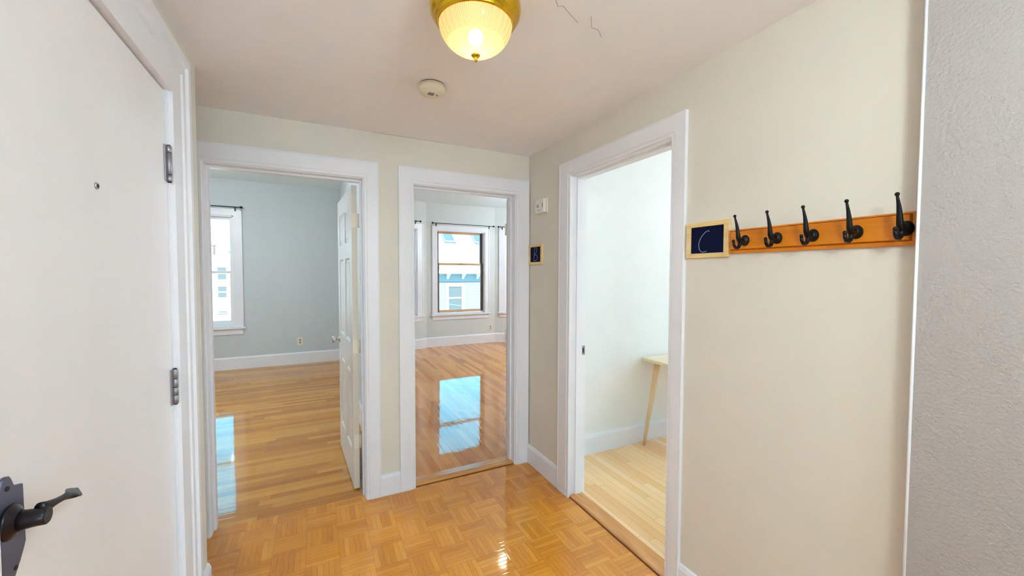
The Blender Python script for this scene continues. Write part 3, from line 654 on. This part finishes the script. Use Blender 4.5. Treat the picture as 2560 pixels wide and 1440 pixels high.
def hook(y):
    h = MB(); f = -.0195
    h.lathe([(.0175, 0), (.018, -.003), (.0155, -.0065), (.0115, -.010), (.009, -.015)], (f, 0, 0), 24, 'x')
    for i in range(len(h.v)):               # plate is a tall oval
        v = h.v[i]; h.v[i] = (v[0], v[1]*.95, v[2]*1.15)
    ob = h.build('hook', M_BLACK, w); ob.location = (0, y, 0)
    up = [(f-.006, 0, .000), (f-.018, 0, -.004), (f-.034, 0, -.001), (f-.041, 0, .010), (f-.044, 0, .026), (f-.047, 0, .042), (f-.052, 0, .058), (f-.058, 0, .072), (f-.0625, 0, .082)]
    pr = MB().tube(up, [.0092, .0092, .0088, .0080, .0070, .0060, .0048, .0037, .0032], 14).ball((f-.0635, 0, .0865), .0055, 16)
    pr.build('coat_prong', M_BLACK, ob)
    lo = [(f-.030, 0, -.004), (f-.031, 0, -.014), (f-.036, 0, -.024), (f-.046, 0, -.030), (f-.057, 0, -.028), (f-.065, 0, -.019), (f-.067, 0, -.008)]
    MB().tube(lo, [.0070, .0068, .0064, .0058, .0053, .0050, .0046], 14).ball((f-.0675, 0, -.0045), .0055, 14).build('lower_prong', M_BLACK, ob)
    MB().tube([(f-.0085, 0, .010), (f-.0070, 0, .010)], .003, 10).build('screw', M_STEEL, ob)
for y in (.936, .821, .710, .596, .485): hook(y-.7115)

# ================================================================== TABLE IN THE SIDE ROOM
w = empty('table', (3.1, 2.232, 0)); tag(w, 'pale wooden table with a splayed leg against the side room wall', 'table')
MB().box(-.60, .60, -.27, .283, .716, .740).build('tabletop', M_TABLE, w, .003)
for sx in (-1, 1):
    for sy in (-1, 1):
        n = 20; vs = []
        for k in range(5):
            t = k/4; cx = sx*(.485+.125*t); cy = sy*(.205+.022*t); r = .027*(1-t)+.0125*t; z = .716*(1-t)
            vs += [(cx+r*math.cos(2*PI*i/n), cy+r*math.sin(2*PI*i/n), z) for i in range(n)]
        MB().add(vs, [(k*n+i, k*n+(i+1) % n, (k+1)*n+(i+1) % n, (k+1)*n+i) for k in range(4) for i in range(n)]+[tuple(range(n)), tuple(range(4*n, 5*n))], True).build('leg', M_TABLEG, w)

# ================================================================== OUTSIDE
G = -7.0
M_GROUND = mat('street_asphalt', sr(200, 200, 200), .9)
M_WHITEB = mat('white_render', sr(205, 203, 200), .8)
M_BRICK = mat('red_brick', sr(196, 120, 104), .9, vary=.2, vscale=9)
M_OUTGL = mat('facade_glass', sr(74, 80, 80), .5)
M_TEAL = mat('grey_green_paint', sr(102, 120, 122), .6)
M_DRKTR = mat('grey_trim', sr(120, 126, 130), .6)
M_LEAF = mat('leaf_green', sr(150, 170, 120), .8, vary=.3, vscale=8)
M_BARK = mat('bark', sr(120, 100, 80), .9)
def lap_mat(name, col, pitch, axis='z', dark=.75):
    M = mat(name, col, .8); t = M.node_tree; g = NG(M); b = t.nodes['Principled BSDF']
    tcn = t.nodes.new('ShaderNodeTexCoord'); s3 = t.nodes.new('ShaderNodeSeparateXYZ'); t.links.new(tcn.outputs['Object'], s3.inputs[0])
    f = g.m('FRACT', g.m('DIVIDE', g.m('ADD', s3.outputs[2], 50.), pitch)); seam = g.m('LESS_THAN', f, .13)
    row = g.m('FLOOR', g.m('DIVIDE', g.m('ADD', s3.outputs[2], 50.), pitch)); tab = g.m('FLOOR', g.m('DIVIDE', g.m('ADD', s3.outputs[0], g.m('MULTIPLY', row, .13)), .3))
    rnd = g.white(g.xyz(row, tab, .5)).outputs[0]
    mx = t.nodes.new('ShaderNodeMix'); mx.data_type = 'RGBA'
    mx.inputs[6].default_value = col; mx.inputs[7].default_value = tuple(c*dark for c in col[:3])+(1,)
    t.links.new(g.m('ADD', g.m('MULTIPLY', seam, .7), g.m('MULTIPLY', rnd, .3 if axis == 'roof' else .06)), mx.inputs[0]); t.links.new(mx.outputs[2], b.inputs['Base Color'])
    return M
M_SIDING = lap_mat('lap_siding', sr(112, 107, 106), .16)
M_SHING = lap_mat('roof_shingles', sr(120, 108, 100), .20, 'roof', .80)
struct('ground', MB().box(-70, 70, 9, 90, G-.3, G).box(-70, 70, -90, -5, G-.3, G).box(6.5, 70, -5, 9, G-.3, G), M_GROUND, 'pale street and yards far below the windows', 'ground')
# house across from the bay window
hx0, hx1, hy, yb2 = 2.0, 12.5, 18.0, 23.4
h = empty('house', (7.2, 18, G)); tag(h, 'pale clapboard house with skylights seen through the middle bay window', 'house')
off = Vector((-7.2, -18, -G))
def hb(mb, name, mt, parent, bevel=0):
    if parent is h:
        mb.v = [tuple(Vector(v)+off) for v in mb.v]
    else: mb.v = [tuple(Vector(v)+off) for v in mb.v]
    return mb.build(name, mt, parent, bevel)
hb(MB().box(hx0, hx1, hy, yb2, G, 1.08), 'siding_wall', M_SIDING, h)
hb(MB().box(hx0-.02, hx1+.02, hy-.03, hy+.2, 1.08, 1.44), 'frieze', M_TEAL, h)
hb(MB().box(hx0-.3, hx1+.3, hy-.42, hy+.2, 1.44, 1.54).box(hx0-.35, hx1+.35, hy-.52, hy-.40, 1.48, 1.62), 'cornice', M_WHITEB, h)
hb(MB().box(hx0-.35, hx1+.35, hy-.50, hy-.38, 1.63, 1.70), 'gutter', M_DRKTR, h)
ry0, rz0, ry1 = hy-.45, 1.64, 20.5; sl_ = .82; rz1 = rz0+sl_*(ry1-ry0)
rf = MB(); rf.prism([(ry0, rz0), (ry1, rz1), (yb2+.4, rz0), (yb2+.4, rz0-.12), (ry1, rz1-.14), (ry0, rz0-.12)], 'x', hx0-.3, hx1+.3)
hb(rf, 'roof', M_SHING, h)
hb(MB().prism([(hy, 1.5), (ry1, rz1-.15), (yb2, 1.5)], 'x', hx0, hx0+.2), 'gable_wall', M_SIDING, h)
for k in range(-4, 10):
    xx = 5.58+.75*k
    if hx0 < xx < hx1:
        hb(MB().prism([(hy-.34, 1.44), (hy-.03, 1.44), (hy-.03, 1.20), (hy-.10, 1.24), (hy-.18, 1.34), (hy-.34, 1.37)], 'x', xx-.05, xx+.05), 'cornice_bracket', M_WHITEB, h)
# skylights lie on the roof slope: (x0, x1) and the distance band they span
nrm = Vector((0, -sl_, 1)).normalized()
for x0, x1 in ((5.78, 6.36), (7.42, 8.02)):
    ya, yb3 = 19.18, 19.96
    fr = MB(); t_ = .05
    def P(x, y, lift): return Vector((x, y, rz0+sl_*(y-ry0)))+nrm*lift
    def slabq(mb, xa, xb, y0, y1, l0, l1):
        mb.add([P(xa, y0, l0), P(xb, y0, l0), P(xb, y1, l0), P(xa, y1, l0), P(xa, y0, l1), P(xb, y0, l1), P(xb, y1, l1), P(xa, y1, l1)], [(0,3,2,1),(4,5,6,7),(0,1,5,4),(1,2,6,5),(2,3,7,6),(3,0,4,7)])
    slabq(fr, x0, x0+t_, ya, yb3, 0, .10); slabq(fr, x1-t_, x1, ya, yb3, 0, .10); slabq(fr, x0+t_, x1-t_, ya, ya+.07, 0, .10); slabq(fr, x0+t_, x1-t_, yb3-.05, yb3, 0, .10)
    f_ = hb(fr, 'skylight', M_DRKTR, h); gl = MB(); slabq(gl, x0+t_, x1-t_, ya+.07, yb3-.05, .02, .07); hb(gl, 'skylight_glass', M_OUTGL, f_)
for x0 in (2.9, 5.50, 7.55, 9.6):
    x1 = x0+.90; z0, z1 = -.50, .98
    f_ = hb(MB().box(x0, x0+.12, hy-.06, hy-.001, z0, z1).box(x1-.12, x1, hy-.06, hy-.001, z0, z1).box(x0+.12, x1-.12, hy-.06, hy-.001, z1-.14, z1).box(x0+.12, x1-.12, hy-.06, hy-.001, z0, z0+.14).box(x0+.12, x1-.12, hy-.05, hy-.001, .26, .33), 'window', M_WHITEB, h)
    hb(MB().box(x0-.035, x0, hy-.04, hy-.001, z0, z1+.035).box(x1, x1+.035, hy-.04, hy-.001, z0, z1+.035).box(x0, x1, hy-.04, hy-.001, z1, z1+.035), 'window_edge', M_DRKTR, f_)
    hb(MB().box(x0+.12, x1-.12, hy-.02, hy-.001, z0+.14, z1-.14), 'pane', M_OUTGL, f_)
# apartment block seen from the bedroom
a_ = empty('apartment_building', (-6, 26, G)); tag(a_, 'white flat-roofed apartment block with brick chimney seen from the bedroom window', 'building')
off = Vector((6, -26, -G)); h = a_
ax0, ax1, ay = -12.0, -2.2, 26.0
hb(MB().box(ax0, ax1, ay, ay+9, G, 2.15), 'wall', M_WHITEB, a_)
hb(MB().box(ax0-.2, ax1+.2, ay-.25, ay+.2, 2.02, 2.22).box(ax0-.1, ax1+.1, ay-.12, ay+.2, 1.9, 2.02).box(ax0-.2, ax1+.2, ay-.25, ay+9.2, 2.22, 2.32), 'cornice', M_WHITEB, a_)
for x0, x1, z1_ in ((-5.9, -4.98, 2.95), (-4.30, -4.02, 2.62), (-8.4, -7.9, 3.0)):
    c = hb(MB().box(x0, x1, ay+.6, ay+1.2, 2.32, z1_), 'chimney', M_BRICK if z1_ > 2.7 else M_DRKTR, a_)
    hb(MB().box(x0-.05, x1+.05, ay+.55, ay+1.25, z1_, z1_+.07), 'chimney_cap', M_BRICK if z1_ > 2.7 else M_DRKTR, c)
hb(MB().tube([(-4.62, ay+.5, 2.32), (-4.62, ay+.5, 2.80)], .02, 6).tube([(-4.72, ay+.5, 2.66), (-4.52, ay+.5, 2.66)], .012, 6), 'antenna', M_DRKTR, a_)
hb(MB().box(ax0, ax1, ay-.02, ay+.02, 2.33, 2.42), 'parapet_rail', M_DRKTR, a_)
for fx in (-10.8, -8.9, -7.0, -4.50, -2.9):
    for z0, z1 in ((1.05, 1.80), (.08, .76), (-.86, -.58), (-3.6, -2.5)):
        wf = hb(MB().box(fx-.24, fx-.19, ay-.03, ay-.001, z0, z1).box(fx+.19, fx+.24, ay-.03, ay-.001, z0, z1).box(fx-.19, fx+.19, ay-.03, ay-.001, z1-.05, z1).box(fx-.19, fx+.19, ay-.03, ay-.001, z0, z0+.05).box(fx-.19, fx+.19, ay-.03, ay-.001, (z0+z1)/2-.03, (z0+z1)/2+.03), 'window', M_WHITEB, a_)
        hb(MB().box(fx-.19, fx+.19, ay-.012, ay-.001, z0+.05, z1-.05), 'pane', M_OUTGL, wf)
# street tree
t = empty('street_tree', (-4.05, 23.2, G)); tag(t, 'small leafy tree low in front of the white apartment block', 'tree')
MB().tube([(0, 0, 0), (.05, 0, 2.5), (0, .05, 4.6)], [.11, .08, .04], 10).build('trunk', M_BARK, t)
lf = MB(); rnd = random.Random(3)
for i in range(1500):
    a = rnd.random()*2*PI; b_ = math.acos(2*rnd.random()-1); r = .9*rnd.random()**.4
    c = Vector((r*math.sin(b_)*math.cos(a)*.8, r*math.sin(b_)*math.sin(a)*.8, 4.95+r*math.cos(b_)))
    e1 = Vector((rnd.uniform(-1, 1), rnd.uniform(-1, 1), rnd.uniform(-1, 1))).normalized()*.06; e2 = e1.cross(Vector((rnd.uniform(-1, 1), rnd.uniform(-1, 1), 1))).normalized()*.035
    lf.add([c-e1, c+e2, c+e1, c-e2], [(0, 1, 2, 3)])
lf.build('foliage', M_LEAF, t)
def wire(p, q, sag, label, r=.012):
    P, Q = Vector(p), Vector(q); pts = [P.lerp(Q, k/16)-Vector((0, 0, sag*4*(k/16)*(1-k/16))) for k in range(17)]
    tag(MB().tube(pts, r, 6).build('power_line', M_DRKTR), label, 'wire')
wire((1.5, 13, .95), (9.5, 14.5, -.35), .15, 'dark overhead wire sagging across the clapboard house')
wire((-7.5, 20, -.95), (-1, 20, -.45), .12, 'overhead wire crossing low in front of the white apartment block')
